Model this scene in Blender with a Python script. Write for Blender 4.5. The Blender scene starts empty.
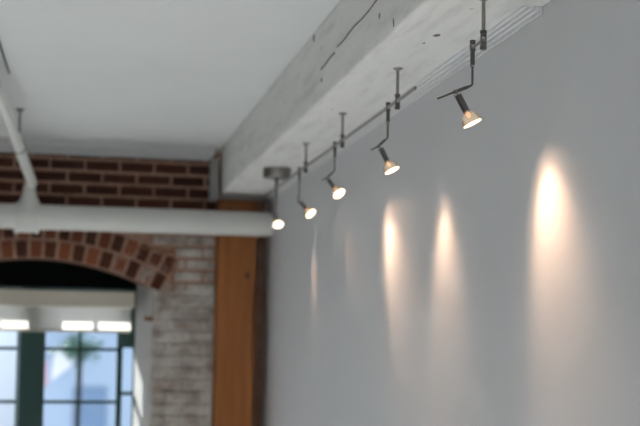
import bpy, bmesh, math, random
from mathutils import Vector, Matrix, noise
random.seed(7)
SC = bpy.context.scene
COL = SC.collection
PI = math.pi

# ------------------------------------------------------------------ helpers
def lin(r, g, b):
    f = lambda c: (c/255/12.92) if c/255 <= .04045 else ((c/255+.055)/1.055)**2.4
    return (f(r), f(g), f(b), 1)

def V(*a): return Vector(a)

def obj(name, bm, mat=None, parent=None, smooth=False, bevel=0, seg=2):
    me = bpy.data.meshes.new(name)
    bmesh.ops.recalc_face_normals(bm, faces=bm.faces)
    bm.to_mesh(me); bm.free()
    if smooth:
        for p in me.polygons: p.use_smooth = True
    o = bpy.data.objects.new(name, me)
    COL.objects.link(o)
    if mat: me.materials.append(mat)
    if parent: o.parent = parent
    if bevel:
        m = o.modifiers.new('bevel', 'BEVEL'); m.width = bevel; m.segments = seg
        m.limit_method = 'ANGLE'; m.angle_limit = math.radians(40)
    if smooth:
        try: me.set_sharp_from_angle(angle=math.radians(42))
        except Exception: pass
    return o

def tag(o, label=None, cat=None, group=None, kind=None):
    if label: o['label'] = label
    if cat: o['category'] = cat
    if group: o['group'] = group
    if kind: o['kind'] = kind
    return o

def empty(name, loc, label, cat, group=None, kind=None, mat=None):
    o = bpy.data.objects.new(name, None); COL.objects.link(o)
    o.empty_display_size = .05
    if mat is not None: o.matrix_world = mat
    else: o.location = loc
    return tag(o, label, cat, group, kind)

def box(bm, a, b):
    x0, y0, z0 = a; x1, y1, z1 = b
    vs = [bm.verts.new(p) for p in ((x0,y0,z0),(x1,y0,z0),(x1,y1,z0),(x0,y1,z0),(x0,y0,z1),(x1,y0,z1),(x1,y1,z1),(x0,y1,z1))]
    for f in ((3,2,1,0),(4,5,6,7),(0,1,5,4),(1,2,6,5),(2,3,7,6),(3,0,4,7)):
        bm.faces.new([vs[i] for i in f])
    return vs

def frame_of(d):
    d = Vector(d).normalized()
    a = Vector((0,0,1)) if abs(d.z) < .95 else Vector((0,1,0))
    x = a.cross(d).normalized(); y = d.cross(x)
    return x, y, d

def lathe(bm, base, axis, prof, n=24, cap0=True, cap1=True):
    """prof: list of (r, t) along the axis from base."""
    x, y, d = frame_of(axis); base = Vector(base); rings = []
    for r, t in prof:
        rings.append([bm.verts.new(base + d*t + (x*math.cos(2*PI*k/n) + y*math.sin(2*PI*k/n))*r) for k in range(n)])
    for i in range(len(rings)-1):
        for k in range(n):
            bm.faces.new((rings[i][k], rings[i][(k+1) % n], rings[i+1][(k+1) % n], rings[i+1][k]))
    if cap0: bm.faces.new(rings[0][::-1])
    if cap1: bm.faces.new(rings[-1])

def rod(bm, a, b, r, n=16):
    a = Vector(a); b = Vector(b)
    lathe(bm, a, b-a, [(r, 0), (r, (b-a).length)], n)

def tube(bm, pts, r, n=14):
    """swept round tube through points"""
    pts = [Vector(p) for p in pts]; rings = []
    d0 = (pts[1]-pts[0]).normalized(); x, y, _ = frame_of(d0)
    for i, p in enumerate(pts):
        d = (pts[min(i+1, len(pts)-1)] - pts[max(i-1, 0)]).normalized()
        x = (x - d*x.dot(d)).normalized(); y = d.cross(x)
        rings.append([bm.verts.new(p + (x*math.cos(2*PI*k/n) + y*math.sin(2*PI*k/n))*r) for k in range(n)])
    for i in range(len(rings)-1):
        for k in range(n):
            bm.faces.new((rings[i][k], rings[i][(k+1) % n], rings[i+1][(k+1) % n], rings[i+1][k]))
    bm.faces.new(rings[0][::-1]); bm.faces.new(rings[-1])

def prism(bm, poly, axis_fn, t0, t1):
    """poly: 2D outline, axis_fn(p, t) -> Vector"""
    a = [bm.verts.new(axis_fn(p, t0)) for p in poly]; b = [bm.verts.new(axis_fn(p, t1)) for p in poly]
    n = len(poly)
    for i in range(n): bm.faces.new((a[i], a[(i+1) % n], b[(i+1) % n], b[i]))
    bm.faces.new(a[::-1]); bm.faces.new(b)

# ------------------------------------------------------------------ materials
def mat(name, col, rough=.5, metal=0, spec=.5):
    m = bpy.data.materials.new(name); m.use_nodes = True
    b = m.node_tree.nodes['Principled BSDF']
    b.inputs['Base Color'].default_value = col; b.inputs['Roughness'].default_value = rough
    b.inputs['Metallic'].default_value = metal; b.inputs['Specular IOR Level'].default_value = spec
    return m

def N(m, t): return m.node_tree.nodes.new(t)
def L(m, a, b): m.node_tree.links.new(a, b)
def bsdf(m): return m.node_tree.nodes['Principled BSDF']

def coords(m, scale=(1,1,1), kind='Object'):
    tc = N(m, 'ShaderNodeTexCoord'); mp = N(m, 'ShaderNodeMapping'); mp.inputs['Scale'].default_value = scale
    L(m, tc.outputs[kind], mp.inputs[0]); return mp.outputs[0]

def noise_tex(m, vec, scale, detail=4, rough=.55):
    n = N(m, 'ShaderNodeTexNoise'); n.inputs['Scale'].default_value = scale
    n.inputs['Detail'].default_value = detail; n.inputs['Roughness'].default_value = rough
    L(m, vec, n.inputs['Vector']); return n.outputs['Fac']

def ramp(m, fac, stops):
    r = N(m, 'ShaderNodeValToRGB'); e = r.color_ramp.elements
    e[0].position, e[0].color = stops[0]; e[1].position, e[1].color = stops[-1]
    for p, c in stops[1:-1]:
        q = e.new(p); q.color = c
    L(m, fac, r.inputs[0]); return r.outputs[0]

def mixc(m, fac, a, b):
    x = N(m, 'ShaderNodeMix'); x.data_type = 'RGBA'
    for s, v in ((x.inputs[0], fac), (x.inputs[6], a), (x.inputs[7], b)):
        if hasattr(v, 'is_output'): L(m, v, s)
        else: s.default_value = v
    return x.outputs[2]

def bump(m, h, strength=.3, dist=.01):
    b = N(m, 'ShaderNodeBump'); b.inputs['Strength'].default_value = strength; b.inputs['Distance'].default_value = dist
    L(m, h, b.inputs['Height']); L(m, b.outputs[0], bsdf(m).inputs['Normal'])

def painted(name, col, var=.04, rough=.6, scale=3, bscale=60, bstr=.15, bdist=.003):
    m = mat(name, col, rough, spec=.3)
    v = coords(m); f = noise_tex(m, v, scale)
    lo = tuple(c*(1-var) for c in col[:3]) + (1,); hi = tuple(min(1, c*(1+var)) for c in col[:3]) + (1,)
    L(m, ramp(m, f, [(.3, lo), (.7, hi)]), bsdf(m).inputs['Base Color'])
    if bstr: bump(m, noise_tex(m, v, bscale, 3), bstr, bdist)
    return m

M_wall = painted('wall_paint', lin(207, 208, 211), .012, .62, 1.5, 140, .08, .002)
M_umber = painted('low_bounce_umber', lin(112, 96, 86), .05, .8, 2, 60, .1, .003)  # dark so the unseen walls return little light to the beam
M_ceil = painted('ceiling_paint', lin(222, 224, 224), .03, .75, 1.2, 30, .1, .004)
M_floor = mat('wood_floor', lin(200, 198, 194), .4)
v = coords(M_floor, (1, 8, 1)); L(M_floor, ramp(M_floor, noise_tex(M_floor, v, 3), [(.3, lin(188, 184, 178)), (.7, lin(214, 211, 206))]), bsdf(M_floor).inputs['Base Color'])

# painted timber: brush marks along the beam, bare worn flecks
M_beam = mat('white_painted_timber', lin(228, 228, 226), .55, spec=.35)
v = coords(M_beam, (6, .7, 6)); f = noise_tex(M_beam, v, 4, 6, .6)
base = ramp(M_beam, f, [(.25, lin(206, 206, 205)), (.5, lin(230, 230, 228)), (.8, lin(236, 236, 234))])
v2 = coords(M_beam, (9, 3.2, 9)); f2 = noise_tex(M_beam, v2, 3.1, 5, .62)
fleck = ramp(M_beam, f2, [(.69, (0,0,0,1)), (.74, (1,1,1,1))])
L(M_beam, mixc(M_beam, fleck, base, lin(168, 160, 150)), bsdf(M_beam).inputs['Base Color'])
bump(M_beam, f, .35, .006)

M_trim = painted('trim_paint', lin(226, 227, 228), .03, .5, 4, 80, .1, .002)
M_crack = mat('hole_crack_shade', lin(112, 110, 108), .9)

# brick: random tone per brick (attribute) + whitewash remains low on the pier
def brick_material(name):
    m = mat(name, (1,1,1,1), .88, spec=.2)
    at = N(m, 'ShaderNodeAttribute'); at.attribute_name = 'tone'
    sep = N(m, 'ShaderNodeSeparateColor'); L(m, at.outputs['Color'], sep.inputs[0])
    v = coords(m)
    col = ramp(m, sep.outputs[0], [(0, lin(50, 29, 22)), (.3, lin(72, 40, 29)), (.65, lin(118, 66, 45)), (1, lin(156, 92, 63))])
    mort = ramp(m, noise_tex(m, v, 14), [(.3, lin(150, 116, 98)), (.7, lin(176, 144, 126))])
    c = mixc(m, sep.outputs[1], col, mort)
    fine = noise_tex(m, v, 55, 4)
    c = mixc(m, ramp(m, fine, [(.45, (0,0,0,1)), (.8, (.5,.5,.5,1))]), c, lin(110, 78, 62))
    # whitewash amount (blue channel, set per brick) broken up by worn patches
    n = noise_tex(m, v, 9, 6, .68)
    ad = N(m, 'ShaderNodeMath'); ad.operation = 'MULTIPLY_ADD'; L(m, sep.outputs[2], ad.inputs[0]); ad.inputs[1].default_value = .54
    sb = N(m, 'ShaderNodeMath'); sb.operation = 'SUBTRACT'; L(m, n, sb.inputs[0]); sb.inputs[1].default_value = .53
    L(m, sb.outputs[0], ad.inputs[2])
    mask = ramp(m, ad.outputs[0], [(.14, (0,0,0,1)), (.34, (1,1,1,1))])
    wash = ramp(m, noise_tex(m, v, 8, 5, .6), [(.3, lin(128, 114, 104)), (.5, lin(172, 164, 157)), (.72, lin(206, 201, 196))])
    c = mixc(m, mask, c, wash)
    L(m, c, bsdf(m).inputs['Base Color'])
    bump(m, n, .3, .006)
    return m
M_brick = brick_material('old_brick')
M_reveal = painted('reveal_plaster', lin(172, 171, 169), .06, .8, 8, 40, .3, .006)
M_rust = mat('rust_stain', lin(128, 84, 58), .9)
M_ledger = painted('ledger_paint', lin(190, 191, 191), .05, .6, 4, 60, .1)

M_pipe = painted('white_pipe_paint', lin(216, 216, 212), .03, .4, 5, 50, .06, .002)
M_post = mat('orange_timber', lin(170, 96, 40), .5)
v = coords(M_post, (14, 14, 1.1)); f = noise_tex(M_post, v, 2.2, 5, .6)
L(M_post, ramp(M_post, f, [(.25, lin(132, 75, 29)), (.5, lin(150, 88, 36)), (.8, lin(166, 104, 47))]), bsdf(M_post).inputs['Base Color'])
M_knot = mat('wood_knot', lin(82, 42, 20), .6)
M_nickel = mat('satin_nickel', lin(150, 146, 140), .28, 1)
M_darknickel = mat('dark_nickel', lin(104, 101, 98), .3, 1)
M_chrome = mat('chrome', lin(205, 203, 200), .12, 1)
M_can = mat('brushed_canopy', lin(150, 147, 142), .4, 1)
M_frame = mat('dark_green_window_paint', lin(10, 54, 50), .5)
M_panel = mat('near_black_green_paint', lin(5, 8, 9), .9, spec=.15)
M_black = mat('black_rubber', lin(38, 38, 40), .6)
M_cass = painted('cream_blind_cassette', lin(188, 182, 168), .02, .5, 3, 40, 0)
M_plate = painted('grey_painted_steel', lin(150, 149, 147), .05, .6, 6, 60, .1)

# blind fabric lets daylight glow through
M_fab = bpy.data.materials.new('blind_fabric'); M_fab.use_nodes = True
nt = M_fab.node_tree; nt.nodes.clear()
o_ = nt.nodes.new('ShaderNodeOutputMaterial'); d_ = nt.nodes.new('ShaderNodeBsdfDiffuse'); t_ = nt.nodes.new('ShaderNodeBsdfTranslucent'); x_ = nt.nodes.new('ShaderNodeMixShader')
d_.inputs[0].default_value = lin(226, 224, 220); t_.inputs[0].default_value = lin(232, 229, 224); x_.inputs[0].default_value = .78
nt.links.new(d_.outputs[0], x_.inputs[1]); nt.links.new(t_.outputs[0], x_.inputs[2]); nt.links.new(x_.outputs[0], o_.inputs[0])

def clear_glass(name, tint=(1,1,1,1), ior=1.45):
    m = bpy.data.materials.new(name); m.use_nodes = True
    nt = m.node_tree; nt.nodes.clear()
    o = nt.nodes.new('ShaderNodeOutputMaterial'); t = nt.nodes.new('ShaderNodeBsdfTransparent'); g = nt.nodes.new('ShaderNodeBsdfGlossy'); x = nt.nodes.new('ShaderNodeMixShader')
    lw = nt.nodes.new('ShaderNodeLayerWeight'); lw.inputs[0].default_value = .5
    pw = nt.nodes.new('ShaderNodeMath'); pw.operation = 'POWER'; pw.inputs[1].default_value = 5; nt.links.new(lw.outputs['Facing'], pw.inputs[0])
    fr = nt.nodes.new('ShaderNodeMath'); fr.operation = 'MULTIPLY_ADD'; fr.inputs[1].default_value = .9; fr.inputs[2].default_value = .04; nt.links.new(pw.outputs[0], fr.inputs[0])
    t.inputs[0].default_value = tint; g.inputs['Roughness'].default_value = .03
    nt.links.new(fr.outputs[0], x.inputs[0]); nt.links.new(t.outputs[0], x.inputs[1]); nt.links.new(g.outputs[0], x.inputs[2]); nt.links.new(x.outputs[0], o.inputs[0])
    return m
M_glass = clear_glass('window_glass', (.93, .97, 1, 1))
M_refl = bpy.data.materials.new('dichroic_reflector'); M_refl.use_nodes = True
nt = M_refl.node_tree; nt.nodes.clear()
o_ = nt.nodes.new('ShaderNodeOutputMaterial'); g_ = nt.nodes.new('ShaderNodeBsdfGlossy'); t_ = nt.nodes.new('ShaderNodeBsdfTransparent'); l_ = nt.nodes.new('ShaderNodeBsdfTranslucent')
x1 = nt.nodes.new('ShaderNodeMixShader'); x2 = nt.nodes.new('ShaderNodeMixShader')
g_.inputs['Color'].default_value = lin(188, 185, 180); g_.inputs['Roughness'].default_value = .16
t_.inputs[0].default_value = (.93, .9, .86, 1); l_.inputs[0].default_value = lin(200, 190, 178)
x1.inputs[0].default_value = .3; x2.inputs[0].default_value = .6
nt.links.new(t_.outputs[0], x1.inputs[1]); nt.links.new(l_.outputs[0], x1.inputs[2])
nt.links.new(x1.outputs[0], x2.inputs[1]); nt.links.new(g_.outputs[0], x2.inputs[2]); nt.links.new(x2.outputs[0], o_.inputs[0])

def emit(name, col, s):
    m = bpy.data.materials.new(name); m.use_nodes = True
    nt = m.node_tree; nt.nodes.clear()
    o = nt.nodes.new('ShaderNodeOutputMaterial'); e = nt.nodes.new('ShaderNodeEmission')
    e.inputs[0].default_value = col; e.inputs[1].default_value = s
    nt.links.new(e.outputs[0], o.inputs[0]); return m
M_lens = emit('lit_bulb_lens', (1, .80, .58, 1), 4.5)
M_cap = emit('lit_halogen_capsule', (1, .5, .22, 1), 4)

# ------------------------------------------------------------------ frames of reference
ZC, ZB = 2.76, 2.50            # ceiling height, underside of the beam
XW = 1.09                      # white wall
A = math.radians(4.5)          # the brick wall is a little out of square
BW = Matrix(((-math.cos(A), math.sin(A), 0, XW), (-math.sin(A), -math.cos(A), 0, 8.5), (0, 0, 1, 0), (0, 0, 0, 1)))
# local brick-wall frame: x = distance from the white wall, y = out into the room, z = up
def in_wall(o):
    o.matrix_world = BW.copy(); return o

# ------------------------------------------------------------------ room shell
bm = bmesh.new(); box(bm, (XW, -3, -.2), (XW+.15, 8.8, 2.96))
tag(obj('wall_right', bm, M_wall), 'smooth pale grey painted wall washed by the track lights', 'wall', kind='structure')
bm = bmesh.new(); box(bm, (-3.4, -3, ZC), (XW, 8.62, ZC+.2))
tag(obj('ceiling', bm, M_ceil), 'flat white painted ceiling above the beam and brick wall', 'ceiling', kind='structure')
bm = bmesh.new(); box(bm, (-3.4, -3, -.2), (XW, 8.62, 0))
tag(obj('floor', bm, M_floor), 'pale grey floor of the room', 'floor', kind='structure')

bm = bmesh.new(); box(bm, (-3.4, -3.2, -.2), (XW+.15, -3, ZC+.2))  # unseen end wall, added to keep open daylight off the brick
tag(obj('wall_front', bm, M_umber), 'unseen umber painted wall, added at the opposite end to shut out daylight', 'wall', kind='structure')

bm = bmesh.new(); box(bm, (-3.55, -3, -.2), (-3.4, 8.3, ZC+.2))  # unseen side wall, added to stop daylight brightening the beam's side
tag(obj('wall_left', bm, M_umber), 'unseen umber painted side wall, added to keep light off the beam side', 'wall', kind='structure')

# ---- brick wall with arched window opening
WC, RAD, ZCEN = 1.30, 1.43, .686
HW_F, HW_B = .645, .577         # half widths of the opening at the room face and at the window frame
SILL = .72
def arch(hw, n=20):
    a = math.asin(hw/RAD)
    return [(WC + RAD*math.sin(-a + 2*a*k/n), ZCEN + RAD*math.cos(-a + 2*a*k/n)) for k in range(n+1)]
def opening(hw):
    p = arch(hw); return [(WC-hw, SILL)] + p + [(WC+hw, SILL)]
U0, U1, ZT = .305, 4.5, 2.95
bm = bmesh.new()
tone = bm.loops.layers.float_color.new('tone')
def paint(fs, t):
    for f in fs:
        for lp in f.loops: lp[tone] = t
def face_ring(y, op):
    vs = [bm.verts.new((u, y, z)) for u, z in op]
    outer = [bm.verts.new(p) for p in ((U0, y, 0), (U0, y, SILL), (U0, y, op[1][1]), (U0, y, ZT), (U1, y, ZT), (U1, y, op[1][1]), (U1, y, SILL), (U1, y, 0))]
    n = len(vs); fs = []
    fs.append(bm.faces.new((outer[0], outer[7], outer[6], vs[-1], vs[0], outer[1])))
    fs.append(bm.faces.new((outer[1], vs[0], vs[1], outer[2])))
    fs.append(bm.faces.new((vs[-1], outer[6], outer[5], vs[-2])))
    top = [bm.verts.new((u, y, ZT)) for u, z in op[1:-1]]
    fs.append(bm.faces.new((outer[2], vs[1], top[0], outer[3])))
    fs.append(bm.faces.new((outer[5], outer[4], top[-1], vs[-2])))
    for i in range(len(top)-1): fs.append(bm.faces.new((vs[i+1], vs[i+2], top[i+1], top[i])))
    return vs, fs
fv, ff = face_ring(-.009, opening(HW_F)); mv = [bm.verts.new((u, -.2, z)) for u, z in opening(HW_B)]
bv, bf = face_ring(-.25, opening(HW_B))
rev = []
for a_, b_ in ((fv, mv), (mv, bv)):
    for i in range(len(a_)): rev.append(bm.faces.new((a_[i], a_[(i+1) % len(a_)], b_[(i+1) % len(a_)], b_[i])))
paint(ff + bf, (.3, 1, .0, 1)); paint(rev, (.4, 1, .95, 1))
for f in ff:
    c = f.calc_center_median()
    if c.x < .7 and c.z < 2.0: paint([f], (.3, 1, .9, 1))
nf = len(bm.faces)
vs = box(bm, (U0, -.25, 0), (U0+.002, -.009, ZT)); vs = box(bm, (-.04, -.25, 0), (U0, -.2, ZT))
bm.faces.ensure_lookup_table(); paint(bm.faces[nf:], (.4, .9, .12, 1))

def brick_quad(cs, y0, y1, t, jit=.0016):
    """cs: 4 corners (u,z) counter-clockwise; slightly rounded brick front"""
    cu = sum(c[0] for c in cs)/4; cz = sum(c[1] for c in cs)/4
    j = lambda: random.uniform(-jit, jit)
    cs = [(u+j(), z+j()) for u, z in cs]
    def ins(d): return [(u + (cu-u)/max(abs(cu-u), 1e-5)*min(d, abs(cu-u)*.5), z + (cz-z)/max(abs(cz-z), 1e-5)*min(d, abs(cz-z)*.5)) for u, z in cs]
    y1 += random.uniform(-.002, .0025)
    r0 = [bm.verts.new((u, y0, z)) for u, z in cs]; r1 = [bm.verts.new((u, y1-.004, z)) for u, z in cs]; r2 = [bm.verts.new((u, y1, z)) for u, z in ins(.005)]
    fs = []
    for p, q in ((r0, r1), (r1, r2)):
        for i in range(4): fs.append(bm.faces.new((p[i], p[(i+1) % 4], q[(i+1) % 4], q[i])))
    fs.append(bm.faces.new(r2)); paint(fs, t)

RING = .215
def wash(u, z):
    """how much old whitewash is left at a place on the pier"""
    if z > 2.30: return 0
    w = 0
    if u < .80: w = .86
    elif z > 2.0: w = .5*max(0, 1-(u-.80)/.35)
    if z > 2.2: w *= .8
    return w + random.uniform(-.14, .12)
CH, BL = .0667, .192
k0 = int((2.637)/CH)
for r in range(-k0-1, 5):
    zc = 2.637 + r*CH
    if zc < .03 or zc > 2.93: continue
    off = 1.143 + (0 if r % 2 == 0 else -.096)
    n0 = -30
    for n in range(-30, 30):
        u0 = off + n*BL - BL/2 + .0075; u1 = u0 + BL - .015
        u0 = max(u0, U0+.004); u1 = min(u1, U1)
        if u1 - u0 < .03: continue
        zl, zh = zc - .024, zc + .024
        segs = [(u0, u1)]
        # keep clear of the opening and the arch rings
        def inside(u, z):
            d = math.hypot(u-WC, z-ZCEN)
            if abs(u-WC) < HW_F+.004 and SILL-.01 < z < ZCEN+RAD*.95: return True
            return d < RAD+RING and z > ZCEN+RAD*.86 and abs(math.atan2(u-WC, z-ZCEN)) < math.asin(HW_F/RAD)+.03
        pts = [u0 + (u1-u0)*k/12 for k in range(13)]
        ok = [not (inside(p, zl) or inside(p, zh)) for p in pts]
        run = []
        segs = []
        for p, o1 in zip(pts, ok):
            if o1: run.append(p)
            else:
                if len(run) > 1: segs.append((run[0], run[-1]))
                run = []
        if len(run) > 1: segs.append((run[0], run[-1]))
        for a_, b_ in segs:
            if b_-a_ < .025: continue
            t = random.uniform(0, .38) if zc > 2.3 else random.uniform(.2, .8)
            brick_quad([(a_, zl), (b_, zl), (b_, zh), (a_, zh)], -.012, .001, (t, 0, wash((a_+b_)/2, zc), 1))
# the arch: two rings of bricks on edge
aa = math.asin(HW_F/RAD) + .03
for ring in range(2):
    r0 = RAD + .004 + ring*RING/2; r1 = r0 + RING/2 - .016
    nb = int(2*aa*(r0+.05)/.074)
    for k in range(nb):
        a0 = -aa + 2*aa*k/nb + .0062; a1 = a0 + 2*aa/nb - .0124
        P = lambda r, a: (WC + r*math.sin(a), ZCEN + r*math.cos(a))
        cu = P((r0+r1)/2, (a0+a1)/2)
        t = (random.uniform(.15, .38), random.uniform(.5, .85))[k % 2]
        w = random.uniform(-.1, .12) if cu[0] > .85 else .3 + random.uniform(-.25, .2)
        brick_quad([P(r0, a0), P(r0, a1), P(r1, a1), P(r1, a0)], -.03, .002, (t, 0, w, 1))
for f in rev:
    if f.calc_center_median().z < 1.95: f.material_index = 1
    else: paint([f], (.2, .5, 0, 1))
wb = tag(in_wall(obj('wall_back', bm, M_brick)), 'old red brick end wall with arched window and worn whitewash', 'wall', kind='structure')
wb.data.materials.append(M_reveal)
# rust streaks left on the pier
bm = bmesh.new()
def streak(pts, w):
    a = []; b = []
    for i, (u, z) in enumerate(pts):
        p, q = pts[max(i-1, 0)], pts[min(i+1, len(pts)-1)]
        dx, dz = q[0]-p[0], q[1]-p[1]; l = math.hypot(dx, dz); ww = w*random.uniform(.5, 1.2)
        a.append((u-dz/l*ww, z+dx/l*ww)); b.append((u+dz/l*ww, z-dx/l*ww))
    poly = a + b[::-1]
    for i in range(len(a)-1):
        q = [a[i], a[i+1], b[i+1], b[i]]
        prism(bm, q, lambda p, t: Vector((p[0], t, p[1])), .0015, .0048)
streak([(.80-.02*k, 2.196-.002*k + random.uniform(-.004, .004)) for k in range(14)], .008)
streak([(.545+random.uniform(-.004, .004), 2.19-.02*k) for k in range(13)], .006)
streak([(.86-.014*k, 1.82+random.uniform(-.003, .003)) for k in range(0)] or [(.70-.012*k, 1.795+.003*math.sin(k*2)) for k in range(5)], .012)
obj('rust_stain', bm, M_rust, wb)

# ---- painted ledger along the top of the brick, and the strip above it
bm = bmesh.new(); box(bm, (.335, .002, 2.690), (4.4, .034, ZC-.001)); box(bm, (.335, .034, 2.722), (4.4, .110, ZC-.001))
tag(in_wall(obj('trim_1', bm, M_ledger, bevel=.003)), 'grey white painted ledger board along the top of the brick', 'trim', kind='structure')

# ---- the beam (rough sawn, painted, with bolt holes and drying cracks)
BX0, BX1, BY0, BY1 = .803, XW-.002, -2.0, 8.44
bm = bmesh.new()
ny = 240
prof = [(BX0, ZC-.002)] + [(BX0, ZC-.002-(ZC-.002-ZB)*k/8) for k in range(1, 8)] + [(BX0, ZB+.008), (BX0+.004, ZB+.002), (BX0+.009, ZB)] + [(BX0+.009+(BX1-BX0-.009)*k/8, ZB) for k in range(1, 9)] + [(BX1, ZC-.002)]
rings = []
for j in range(ny+1):
    y = BY0 + (BY1-BY0)*j/ny; rg = []
    for i, (x, z) in enumerate(prof):
        n1 = noise.noise(Vector((x*4, y*1.3, z*4)))*.0030 + noise.noise(Vector((x*14, y*5, z*14)))*.0014
        dx = dz = 0
        if 0 < i <= 10: dx = n1
        if 8 <= i < len(prof)-2: dz = n1*.6
        rg.append(bm.verts.new((x+dx, y, z+dz)))
    rings.append(rg)
np_ = len(prof)
for j in range(ny):
    for i in range(np_): bm.faces.new((rings[j][i], rings[j][(i+1) % np_], rings[j+1][(i+1) % np_], rings[j+1][i]))
bm.faces.new(rings[0][::-1]); bm.faces.new(rings[-1])
beam = tag(obj('ceiling_beam', bm, M_beam, smooth=True), 'thick white painted timber beam along the top of the grey wall', 'beam', kind='thing')
# holes and cracks: raised grey pieces whose dark colour stands in for shaded depth
def cut(name, verts_fn):
    b = bmesh.new(); verts_fn(b); return b
def hole(center, nrm, rx, ry, along):
    """bolt hole as a dark disc on the timber, inner shade in its colour"""
    b = bmesh.new(); n = Vector(nrm); al = Vector(along).normalized(); ot = n.cross(al)
    k = 18; c = Vector(center)
    t = [b.verts.new(c + n*.0016 + al*rx*math.cos(2*PI*i/k) + ot*ry*math.sin(2*PI*i/k)) for i in range(k)]
    s = [b.verts.new(c - n*.006 + al*rx*math.cos(2*PI*i/k) + ot*ry*math.sin(2*PI*i/k)) for i in range(k)]
    m_ = b.verts.new(c + n*.0014)
    for i in range(k):
        b.faces.new((t[i], t[(i+1) % k], s[(i+1) % k], s[i])); b.faces.new((t[i], m_, t[(i+1) % k]))
    b.faces.new(s)
    return obj('bolt_hole', b, M_crack, beam)
hole((.924, 3.82, ZB), (0,0,-1), .017, .0085, (0,1,0))
hole((.915, 3.93, ZB), (0,0,-1), .006, .004, (0,1,0))
hole((BX0, 3.793, 2.5215), (-1,0,0), .014, .006, (0,.35,1))
hole((BX0, 3.978, 2.578), (-1,0,0), .009, .008, (0,1,0))
hole((BX0, 4.95, 2.565), (-1,0,0), .008, .007, (0,1,0))
hole((BX0, 5.13, 2.742), (-1,0,0), .013, .016, (0,.2,1))
def crack(pts, w, nrm=(-1,0,0)):
    b = bmesh.new(); n = Vector(nrm)
    for i in range(len(pts)-1):
        p, q = Vector(pts[i]), Vector(pts[i+1]); d = (q-p).normalized(); s = d.cross(n)*w
        a = [p-s*random.uniform(.6, 1.1), q-s*random.uniform(.6, 1.1), q+s*random.uniform(.6, 1.1), p+s*random.uniform(.6, 1.1)]
        vs = [b.verts.new(v_ + n*.0024) for v_ in a] + [b.verts.new(v_ - n*.004) for v_ in a]
        for f in ((0,1,2,3), (7,6,5,4), (0,4,5,1), (1,5,6,2), (2,6,7,3), (3,7,4,0)): b.faces.new([vs[k] for k in f])
    return obj('drying_crack', b, M_crack, beam)
crack([(BX0, 3.55 + .1*k, 2.634 - .0012*k + .003*math.sin(k*1.7)) for k in range(12)], .0019)
crack([(BX0, 4.70 + .09*k, 2.611 - .002*k + .002*math.sin(k*2.1)) for k in range(4)], .0022)

# ---- stepped moulding where beam meets wall
bm = bmesh.new()
st = [(XW-a, ZB+b) for a, b in ((.050,.004),(.050,-.004),(.038,-.004),(.038,-.0008),(.034,-.0008),(.034,-.0075),(.025,-.0075),(.025,-.0015),(.021,-.0015),(.021,-.0115),(.012,-.0115),(.012,-.004),(.008,-.004),(.008,-.0185),(.002,-.0185),(.002,.004))]
prism(bm, st, lambda p, t: Vector((p[0], t, p[1])), 3.425, 8.46)
tag(obj('trim_2', bm, M_trim), 'thin stepped white moulding between beam and grey wall', 'trim', kind='structure')

# ---- post and end bracket
bm = bmesh.new(); box(bm, (.088, -.15, 0), (.304, .058, 2.471))
post = tag(in_wall(obj('wooden_post', bm, M_post, bevel=.006)), 'square orange brown timber post standing under the beam end', 'post', kind='thing')
bm = bmesh.new(); lathe(bm, (.134, .0575, 2.047), (0,1,0), [(.019, -.003), (.0185, .0015), (.008, .0022)], 16)
for v_ in bm.verts: v_.co.x = .134 + (v_.co.x-.134)*.8
obj('wood_knot', bm, M_knot, post, smooth=True)
bm = bmesh.new(); box(bm, (.738, 8.395, 2.459), (.784, 8.462, 2.70)); box(bm, (.784, 8.395, 2.474), (1.045, 8.44, 2.494))
tag(obj('beam_bracket', bm, M_plate, bevel=.003), 'grey painted steel bracket cupping the far end of the beam', 'bracket', kind='thing')

# ------------------------------------------------------------------ pipes
mp = empty('sprinkler_pipe', (0,0,0), 'thick white pipe running across the brick wall above the window', 'pipe', mat=BW.copy())
PV = .145; PR = .068
bm = bmesh.new(); rod(bm, (.024, PV, 2.331), (4.4, PV, 2.329), PR, 40)
obj('pipe_body', bm, M_pipe, mp, smooth=True)
bm = bmesh.new(); c = 1.362
lathe(bm, (c-.066, PV, 2.322), (1,0,0), [(.070, 0), (.082, .003), (.084, .016), (.078, .022), (.078, .110), (.084, .116), (.082, .129), (.070, .132)], 40)
lathe(bm, (c-.008, PV, 2.322), (0,0,1), [(.066, .03), (.064, .074), (.052, .098), (.038, .125), (.034, .150), (.034, .172)], 32)
obj('tee_fitting', bm, M_pipe, mp, smooth=True)
# the branch rises gently into the room
inv = BW.inverted()
s = BW @ Vector((1.354, PV, 2.485))
pts = [Vector(s), Vector(s)+Vector((0,0,.012)), Vector((-.233, 8.19, 2.508)), Vector((-.238, 8.09, 2.518)), Vector((-.272, 7.2, 2.577)), Vector((-.305, 6.4, 2.630)), Vector((-.345, 5.4, 2.695)), Vector((-.375, 4.7, 2.715)), Vector((-.46, 2.5, 2.72)), Vector((-.58, -.5, 2.72))]
bm = bmesh.new(); tube(bm, [inv @ p for p in pts], .027, 24)
obj('branch_pipe', bm, M_pipe, mp, smooth=True)
hg = empty('pipe_hanger', (-.272, 7.2, ZC), 'thin dark rod hanger holding the sloping white branch pipe', 'hanger')
bm = bmesh.new(); rod(bm, (0, 0, -.145), (0, 0, -.0015), .005, 10); obj('hanger_rod', bm, M_darknickel, hg, smooth=True)
bm = bmesh.new(); lathe(bm, (0,0,-.0015), (0,0,-1), [(.02, 0), (.018, .006), (.008, .012)], 16); obj('ceiling_flange', bm, M_darknickel, hg, smooth=True)
bm = bmesh.new(); lathe(bm, (0, .012, -.1815), (-.05, -1, 0), [(.0305, 0), (.035, 0), (.035, .024), (.0305, .024)], 24, False, False); obj('ring_clamp', bm, M_plate, hg, smooth=True)
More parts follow.
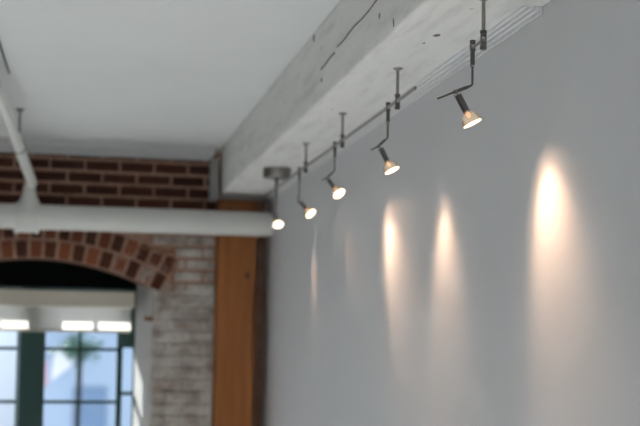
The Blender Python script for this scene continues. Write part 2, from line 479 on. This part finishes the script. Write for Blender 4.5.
bm = bmesh.new(); tube(bm, [(-.295, 4.6, ZC-.005), (-.2925, 5.4, ZC-.005), (-.284, 6.1, ZC-.005), (-.2825, 6.2, ZC-.002)], .0042, 8)
tag(obj('ceiling_cable', bm, M_black, smooth=True), 'thin dark cable running along the ceiling near the branch pipe', 'cable')

# ------------------------------------------------------------------ window (dark green, arched)
win = empty('window_1', (0,0,0), 'dark green paned window under the brick arch', 'window', kind='structure', mat=BW.copy())
YF = -.2
def both(bm, u0, u1, y0, y1, z0, z1):
    box(bm, (u0, y0, z0), (u1, y1, z1)); box(bm, (2*WC-u1, y0, z0), (2*WC-u0, y1, z1))
bm = bmesh.new()
both(bm,   .723, .731, YF-.032, YF-.012, SILL, 1.99); both(bm, .731, .79, YF-.03, YF-.012, 1.632, 1.958)
both(bm, .731, .79, YF-.032, YF+.004, 1.366, 1.386)
box(bm, (.712, YF-.05, SILL), (2*WC-.712, YF+.02, SILL+.04)); box(bm, (.712, YF-.032, 1.958), (2*WC-.712, YF+.012, 1.985))
obj('window_frame', bm, M_frame, win)
bm = bmesh.new(); box(bm, (WC-.066, YF-.032, SILL+.04), (WC+.066, YF+.03, 1.965)); obj('mullion', bm, M_frame, win, bevel=.004)
bm = bmesh.new()
poly = [(WC-.6, 1.965)] + [(u, z-.003) for u, z in arch(.576)] + [(WC+.6, 1.965)]
poly = [(u, z) for u, z in poly if True]
pa = [(WC-.576, 1.965)] + [(u, z-.002) for u, z in arch(.574)] + [(WC+.576, 1.965)]
prism(bm, pa, lambda p, t: Vector((p[0], t, p[1])), YF-.04, YF+.02)
obj('arch_panel', bm, M_panel, win)
for side in (0, 1):
    mir = (lambda u: u) if side == 0 else (lambda u: 2*WC-u)
    def bx(bm, u0, u1, y0, y1, z0, z1):
        a_, b_ = sorted((mir(u0), mir(u1))); box(bm, (a_, y0, z0), (b_, y1, z1))
    bm = bmesh.new()
    bx(bm, .79, .822, YF-.028, YF-.010, SILL+.045, 1.957); bx(bm, 1.222, WC-.068, YF-.028, YF-.010, SILL+.045, 1.957)
    bx(bm, .822, 1.222, YF-.028, YF-.010, 1.932, 1.957); bx(bm, .822, 1.222, YF-.028, YF-.010, SILL+.045, SILL+.09)
    sash = obj('sash', bm, M_frame, win, bevel=.002)
    bm = bmesh.new(); bx(bm, 1.024, 1.042, YF-.027, YF-.011, SILL+.09, 1.932)
    for z in (1.621, 1.3266, 1.032): bx(bm, .822, 1.222, YF-.026, YF-.012, z-.009, z+.009)
    obj('muntin', bm, M_frame, sash)
    bm = bmesh.new(); bx(bm, .822, 1.222, YF-.022, YF-.018, SILL+.09, 1.932); obj('pane', bm, M_glass, sash)
    bm = bmesh.new(); bx(bm, .731, .79, YF-.022, YF-.018, SILL+.04, 1.632); obj('side_pane', bm, M_glass, win)
bm = bmesh.new(); box(bm, (WC-HW_F+.004, YF+.02, SILL+.001), (WC+HW_F-.004, .05, SILL+.03)); obj('window_sill', bm, M_trim, win, bevel=.004)

# ---- roller blind
bl = empty('roller_blind', (0,0,0), 'cream roller blind rolled nearly up across the window top', 'blind', mat=BW.copy())
bm = bmesh.new(); box(bm, (.748, -.145, 1.856), (2*WC-.748, -.06, 1.945)); obj('cassette', bm, M_cass, bl, bevel=.006)
bm = bmesh.new(); box(bm, (.760, -.1215, 1.728), (2*WC-.760, -.1203, 1.858)); obj('blind_fabric', bm, M_fab, bl)
bm = bmesh.new(); box(bm, (.758, -.128, 1.716), (2*WC-.758, -.114, 1.730)); obj('hem_bar', bm, M_cass, bl, bevel=.003)
bm = bmesh.new(); box(bm, (.7385, -.15, 1.85), (.7465, -.055, 1.95)); obj('end_bracket', bm, M_black, bl)
bm = bmesh.new(); box(bm, (2*WC-.7465, -.15, 1.85), (2*WC-.7385, -.055, 1.95)); obj('end_bracket', bm, M_black, bl)

# ------------------------------------------------------------------ track lighting
RX, RZ = .927, 2.402
bm = bmesh.new(); box(bm, (RX-.0035, 4.08, RZ-.005), (RX+.0035, 7.62, RZ+.005))
tag(obj('track_rail', bm, M_nickel, bevel=.0015), 'slim metal light rail hung below the white beam, carrying the four further spotlights', 'rail')
bm = bmesh.new(); box(bm, (RX-.0035, 3.362, RZ-.005), (RX+.0035, 3.475, RZ+.001))
tag(obj('track_rail', bm, M_nickel, bevel=.0015), 'short rail stub joining the closest spotlight to the frontmost support', 'rail')

def standoff(y, label):
    t = empty('rail_standoff', (RX, y, ZB), label, 'rail support', 'standoffs holding the light rail')
    bm = bmesh.new(); lathe(bm, (0,0,0), (0,0,-1), [(.0145, 0), (.0145, .003), (.011, .0055), (.006, .008)], 24); obj('ceiling_disc', bm, M_nickel, t, smooth=True)
    bm = bmesh.new(); rod(bm, (0,0,-.006), (0,0,-.082), .0046, 16); obj('rod', bm, M_nickel, t, smooth=True)
    bm = bmesh.new()
    lathe(bm, (0,0,-.078), (0,0,-1), [(.0078, 0), (.0082, .001), (.0082, .007), (.0076, .008)], 20)
    obj('upper_nut', bm, M_darknickel, t, smooth=True)
    bm = bmesh.new(); box(bm, (-.0062, -.0045, -.116), (-.0036, .0045, -.085)); box(bm, (.0036, -.0045, -.116), (.0062, .0045, -.085))
    box(bm, (-.0036, -.0045, -.116), (.0036, .0045, -.1035)); box(bm, (-.0036, -.0045, -.0925), (.0036, .0045, -.085))
    for k in range(5): box(bm, (.0060, -.003, -.112+k*.005), (.0075, .003, -.1095+k*.005))
    obj('clamp', bm, M_darknickel, t)
    bm = bmesh.new(); lathe(bm, (0,0,-.114), (0,0,-1), [(.0070, 0), (.0080, .001), (.0080, .007), (.0065, .0095)], 20); obj('lower_nut', bm, M_darknickel, t, smooth=True)
    return t
YS = [2.475, 3.372, 4.318, 5.239, 6.092]
LS = [None, 'frontmost rail support, beside the closest spotlight', 'second rail support from the front, beside the second spotlight',
      'third rail support from the front, beside the third spotlight', 'rail support furthest back, just before the round canopy']
src = standoff(YS[1], LS[1])
for y, l in zip(YS[2:], LS[2:]):
    c = src.copy(); COL.objects.link(c); c.location = (RX, y, ZB); c['label'] = l
    for ch in src.children:
        d = ch.copy(); COL.objects.link(d); d.parent = c

pc = empty('power_canopy', (.932, 7.03, ZB), 'round brushed metal canopy feeding the far end of the rail', 'canopy')
bm = bmesh.new(); lathe(bm, (0,0,0), (0,0,-1), [(.062, 0), (.066, .003), (.066, .044), (.062, .049)], 48); obj('housing', bm, M_can, pc, smooth=True)
bm = bmesh.new(); lathe(bm, (0,0,-.047), (0,0,-1), [(.012, 0), (.012, .01), (.007, .014), (.007, .054)], 20); obj('feed_stem', bm, M_darknickel, pc, smooth=True)

SPOTC = (1, .64, .41)
def lamp(y, joint, tail, axis, label, aim, power, angle, blend):
    """one low voltage spotlight: stem off the rail, swivel arm, lamp holder, reflector bulb"""
    root = empty('track_spotlight', (RX, y, RZ), label, 'spotlight', 'spotlights along the rail')
    O = Vector((RX, y, RZ)); J = Vector(joint) - O; T = Vector(tail) - O; ax = Vector(axis).normalized()
    bm = bmesh.new(); lathe(bm, (0,0,.016), (0,0,-1), [(.0062, 0), (.0072, .001), (.0072, .007), (.0055, .0085)], 20); obj('cap_nut', bm, M_darknickel, root, smooth=True)
    bm = bmesh.new()
    box(bm, (-.0060, -.0045, -.010), (-.0037, .0045, .009)); box(bm, (.0037, -.0045, -.010), (.0060, .0045, .009))
    box(bm, (-.0037, -.0045, -.010), (.0037, .0045, -.0055)); box(bm, (-.0037, -.0045, .0055), (.0037, .0045, .009))
    lathe(bm, (0,0,-.0075), (0,0,-1), [(.0055, 0), (.0055, .036), (.0042, .038)], 18)
    obj('rail_adapter', bm, M_darknickel, root, smooth=False)
    bm = bmesh.new(); lathe(bm, (0,0,-.0445), (0,0,-1), [(.0052, 0), (.0056, .001), (.0056, .0035), (.005, .0045)], 18); obj('collar', bm, M_chrome, root, smooth=True)
    S = Vector((0, 0, -.093)); ad_ = (T-S).normalized()
    bm = bmesh.new(); tube(bm, [(0,0,-.046), (0,0,-.085), S + Vector((0,0,.003)), S + ad_*.003, S + ad_*.016], .0029, 10); obj('stem', bm, M_darknickel, root, smooth=True)
    bm = bmesh.new(); rod(bm, S + ad_*.012, J + ad_*.008, .0042, 12); rod(bm, J, T, .0024, 10); obj('swivel_arm', bm, M_darknickel, root, smooth=True)
    x, yy, _ = frame_of(ax)
    bm = bmesh.new()
    for s in (-1, 1): rod(bm, J + x*s*.0052 - ax*.004, J + x*s*.0052 + ax*.020, .0016, 8)
    obj('socket_pin', bm, M_chrome, root, smooth=True)
    bm = bmesh.new(); lathe(bm, J + ax*.010, ax, [(.0058, 0), (.0070, .0015), (.0070, .043), (.0062, .046)], 24); h = obj('lamp_holder', bm, M_darknickel, root, smooth=True)
    bm = bmesh.new()
    for s in (-1, 1): rod(bm, J + yy*s*.0078 + ax*.006, J + yy*s*.0078 + ax*.053, .0011, 8)
    obj('side_wire', bm, M_chrome, h, smooth=True)
    B = J + ax*.054
    bm = bmesh.new()
    pr = [(.0085, 0), (.0088, .005), (.0135, .0075), (.0180, .0120), (.0212, .0175), (.0236, .0240), (.0248, .0300), (.0256, .0312), (.0256, .0340), (.0240, .0345)]
    lathe(bm, B, ax, pr, 36, True, False); bulb = obj('bulb', bm, M_refl, root, smooth=True)
    bm = bmesh.new(); lathe(bm, B + ax*.0322, ax, [(.0242, 0), (.0180, .0012), (.0100, .0020), (.003, .0023)], 36); obj('lit_lens', bm, M_lens, bulb, smooth=True)
    bm = bmesh.new(); lathe(bm, B + ax*.003, ax, [(.0030, 0), (.0046, .002), (.0046, .012), (.002, .015)], 16); obj('halogen_capsule', bm, M_cap, bulb, smooth=True)
    p = B + ax*.041; d = Vector(aim) - (O + p)
    for nm, e, an in (('spotlight_beam', power, angle), ('spotlight_spill', power*.3, min(angle*1.6, 100))):
        ld = bpy.data.lights.new(nm, 'SPOT'); ld.energy = e; ld.color = SPOTC; ld.spot_size = math.radians(an); ld.spot_blend = blend; ld.shadow_soft_size = .012
        lo = bpy.data.objects.new(nm, ld); COL.objects.link(lo); lo.parent = bulb; lo.location = p
        lo.rotation_euler = d.to_track_quat('-Z', 'Y').to_euler()
    return root
lamp(3.468, (.8869, 3.466, 2.2921), (.8387, 3.456, 2.2708), (.42, -.17, -.89), 'closest and largest spotlight, in sharp focus over the widest pool of light', (XW, 3.33, 1.86), 14, 72, 1)
lamp(4.452, (.9009, 4.447, 2.2840), (.8755, 4.450, 2.2703), (.40, -.25, -.88), 'second spotlight from the front, tilted towards the grey wall', (XW, 4.35, 1.80), 9.5, 70, 1)
lamp(5.395, (.8988, 5.390, 2.2826), (.8805, 5.390, 2.2747), (.425, -.57, -.70), 'third spotlight from the front, over the narrow bright streak', (XW, 5.06, 1.90), 17, 56, 1)
lamp(6.265, (.9246, 6.250, 2.2760), (.9163, 6.250, 2.2676), (.50, -.56, -.66), 'fourth spotlight from the front, angled up towards the viewer', (XW, 5.84, 1.95), 3, 34, 1)
lamp(7.000, (.9270, 7.000, 2.2880), (.8900, 7.000, 2.2700), (.044, -.69, -.722), 'smallest spotlight, furthest back under the round canopy, facing the viewer', (XW, 6.85, 1.95), 3.5, 36, 1)

# ------------------------------------------------------------------ outside, across the street
M_ground = painted('street_asphalt', lin(128, 132, 138), .1, .9, .5, 8, 0)
bm = bmesh.new(); box(bm, (-90, -60, -4.3), (90, 120, -4.1))
tag(obj('street', bm, M_ground), 'pale street surface below the window', 'street', kind='structure')
M_fa = painted('blue_grey_render', lin(180, 200, 224), .05, .8, .4, 3, 0)
M_fb = painted('white_render', lin(244, 244, 244), .02, .8, .4, 3, 0)
M_fw = mat('facade_window', lin(120, 150, 186), .2)
M_leaf = mat('leaf_green', lin(74, 112, 98), .7)
M_bark = mat('bark', lin(80, 66, 54), .8)
M_awn = mat('white_awning', lin(238, 244, 250), .7)
M_pink = mat('pink_banner', lin(214, 176, 194), .7)
def building(name, x0, x1, y, z1, m, label, wins):
    r = empty(name, (0,0,0), label, 'building')
    bm = bmesh.new(); box(bm, (x0, y, -4.1), (x1, y+8, z1)); box(bm, (x0-.1, y-.15, z1), (x1+.1, y+8.1, z1+.35)); obj('facade', bm, m, r)
    for (a_, b_, c_, d_) in wins:
        bm = bmesh.new(); box(bm, (a_, y-.06, c_), (b_, y+.1, d_)); box(bm, (a_-.06, y-.12, c_-.12), (b_+.06, y-.02, c_)); obj('facade_window', bm, M_fw, r)
    return r
building('street_building', -1.15, 9, 34, 9, M_fa, 'pale blue building across the street, seen through the right hand panes', [(.05, .78, -.75, .55), (1.5, 2.2, -.75, .55), (-.75, -.2, -3.2, -1.6), (.2, 1.0, -3.2, -1.2), (.05, .78, 2.2, 3.6)])
building('street_building', -14, -.9, 43, 5, M_fb, 'bright white building across the street, seen through the left hand panes', [(-5, -4, -1, 1)])
aw = empty('shop_awning', (-.3, 33.6, 1.05), 'white sloping awning on the pale blue building outside', 'awning')
bm = bmesh.new(); prism(bm, [(-.05, .42), (.38, .42), (.34, .0), (-.11, -.34), (-.10, -.06)], lambda p, t: Vector((p[0], t, p[1])), -.5, .33); obj('awning_cloth', bm, M_awn, aw)
bn = empty('shop_banner', (-.60, 32.6, .85), 'pink hanging banner beside the white awning outside', 'banner')
bm = bmesh.new(); prism(bm, [(-.11, -.28), (.13, -.22), (.10, .30), (-.08, .36)], lambda p, t: Vector((p[0], t, p[1])), -.02, .02); obj('banner_cloth', bm, M_pink, bn)
bm = bmesh.new(); rod(bm, (0, 0, .34), (0, 1.39, .34), .02); obj('banner_pole', bm, M_darknickel, bn)
tr = empty('street_tree', (.15, 32.2, -4.1), 'small green tree in front of the pale blue building outside', 'tree')
bm = bmesh.new(); tube(bm, [(0,0,0), (.05,0,2), (.0,0,3.6), (.03,0,5.45)], .06, 10); obj('trunk', bm, M_bark, tr)
bm = bmesh.new()
for k in range(420):
    a = random.uniform(0, 2*PI); rr = random.gauss(0, .14); zz = random.gauss(5.5, .12)
    p = Vector((rr*math.cos(a)*1.7, rr*math.sin(a), zz)); x, y_, d = frame_of((random.gauss(0,1), random.gauss(0,1), random.gauss(0,1)+.01))
    s_ = random.uniform(.04, .09)
    bm.faces.new([bm.verts.new(p + q) for q in (x*s_, y_*s_*.5, -x*s_, -y_*s_*.5)])
obj('leaves', bm, M_leaf, tr)

# ------------------------------------------------------------------ light
w = bpy.data.worlds.new('daylight'); SC.world = w; w.use_nodes = True
bg = w.node_tree.nodes['Background']; bg.inputs[0].default_value = (.93, .965, 1.0, 1); bg.inputs[1].default_value = 1.3
sd = bpy.data.lights.new('sun', 'SUN'); sd.energy = 34; sd.angle = math.radians(.8); sd.color = (1, .95, .88)
so = bpy.data.objects.new('sun', sd); COL.objects.link(so)
dl = Vector((-.8, 1.0, -1.5))                     # in the brick wall's frame: sideways, into the room, down
dw = BW.to_3x3() @ dl
so.rotation_euler = dw.to_track_quat('-Z', 'Y').to_euler(); so.location = (-4, 14, 9)
# daylight falling in from the far end of the room, behind the camera
def daylight(name, loc, d, w_, h_, e):
    ad = bpy.data.lights.new(name, 'AREA'); ad.shape = 'RECTANGLE'; ad.size = w_; ad.size_y = h_; ad.energy = e; ad.color = (.92, .965, 1)
    ao = bpy.data.objects.new(name, ad); COL.objects.link(ao); ao.location = loc
    ao.rotation_euler = Vector(d).to_track_quat('-Z', 'Y').to_euler()
daylight('window_daylight', (-1.0, -2.95, 1.9), (.2, 1, -.45), 1.0, 1.2, 45)
# added fill lamps without fittings, out of frame to the left, wash the pale floor and bounce up
for y in (.4, 2.4, 4.4, 6.4):
    ld = bpy.data.lights.new('floor_bounce_fill', 'SPOT'); ld.energy = 620; ld.color = (.87, .945, 1); ld.spot_size = math.radians(76); ld.spot_blend = .5; ld.shadow_soft_size = .06
    lo = bpy.data.objects.new('floor_bounce_fill', ld); COL.objects.link(lo); lo.location = (-.45, y, 2.70)

# ------------------------------------------------------------------ camera
cd = bpy.data.cameras.new('camera'); cd.lens = 85; cd.sensor_width = 36; cd.clip_start = .05; cd.clip_end = 300
cam = bpy.data.objects.new('camera', cd); COL.objects.link(cam); SC.camera = cam
R = ((0.98676939, -0.16143956, 0.01494781), (-0.02808747, -0.07941785, 0.99644563), (0.15967862, 0.9836819, 0.08290153))
cam.matrix_world = Matrix(((R[0][0], R[1][0], -R[2][0], 0), (R[0][1], R[1][1], -R[2][1], 0), (R[0][2], R[1][2], -R[2][2], 1.7), (0, 0, 0, 1)))
cd.dof.use_dof = True; cd.dof.focus_distance = 3.62; cd.dof.aperture_fstop = 4.0

SC.view_settings.view_transform = 'Standard'; SC.view_settings.look = 'None'
SC.view_settings.gamma = 1; SC.view_settings.use_curve_mapping = False
SC.view_settings.exposure = -.28
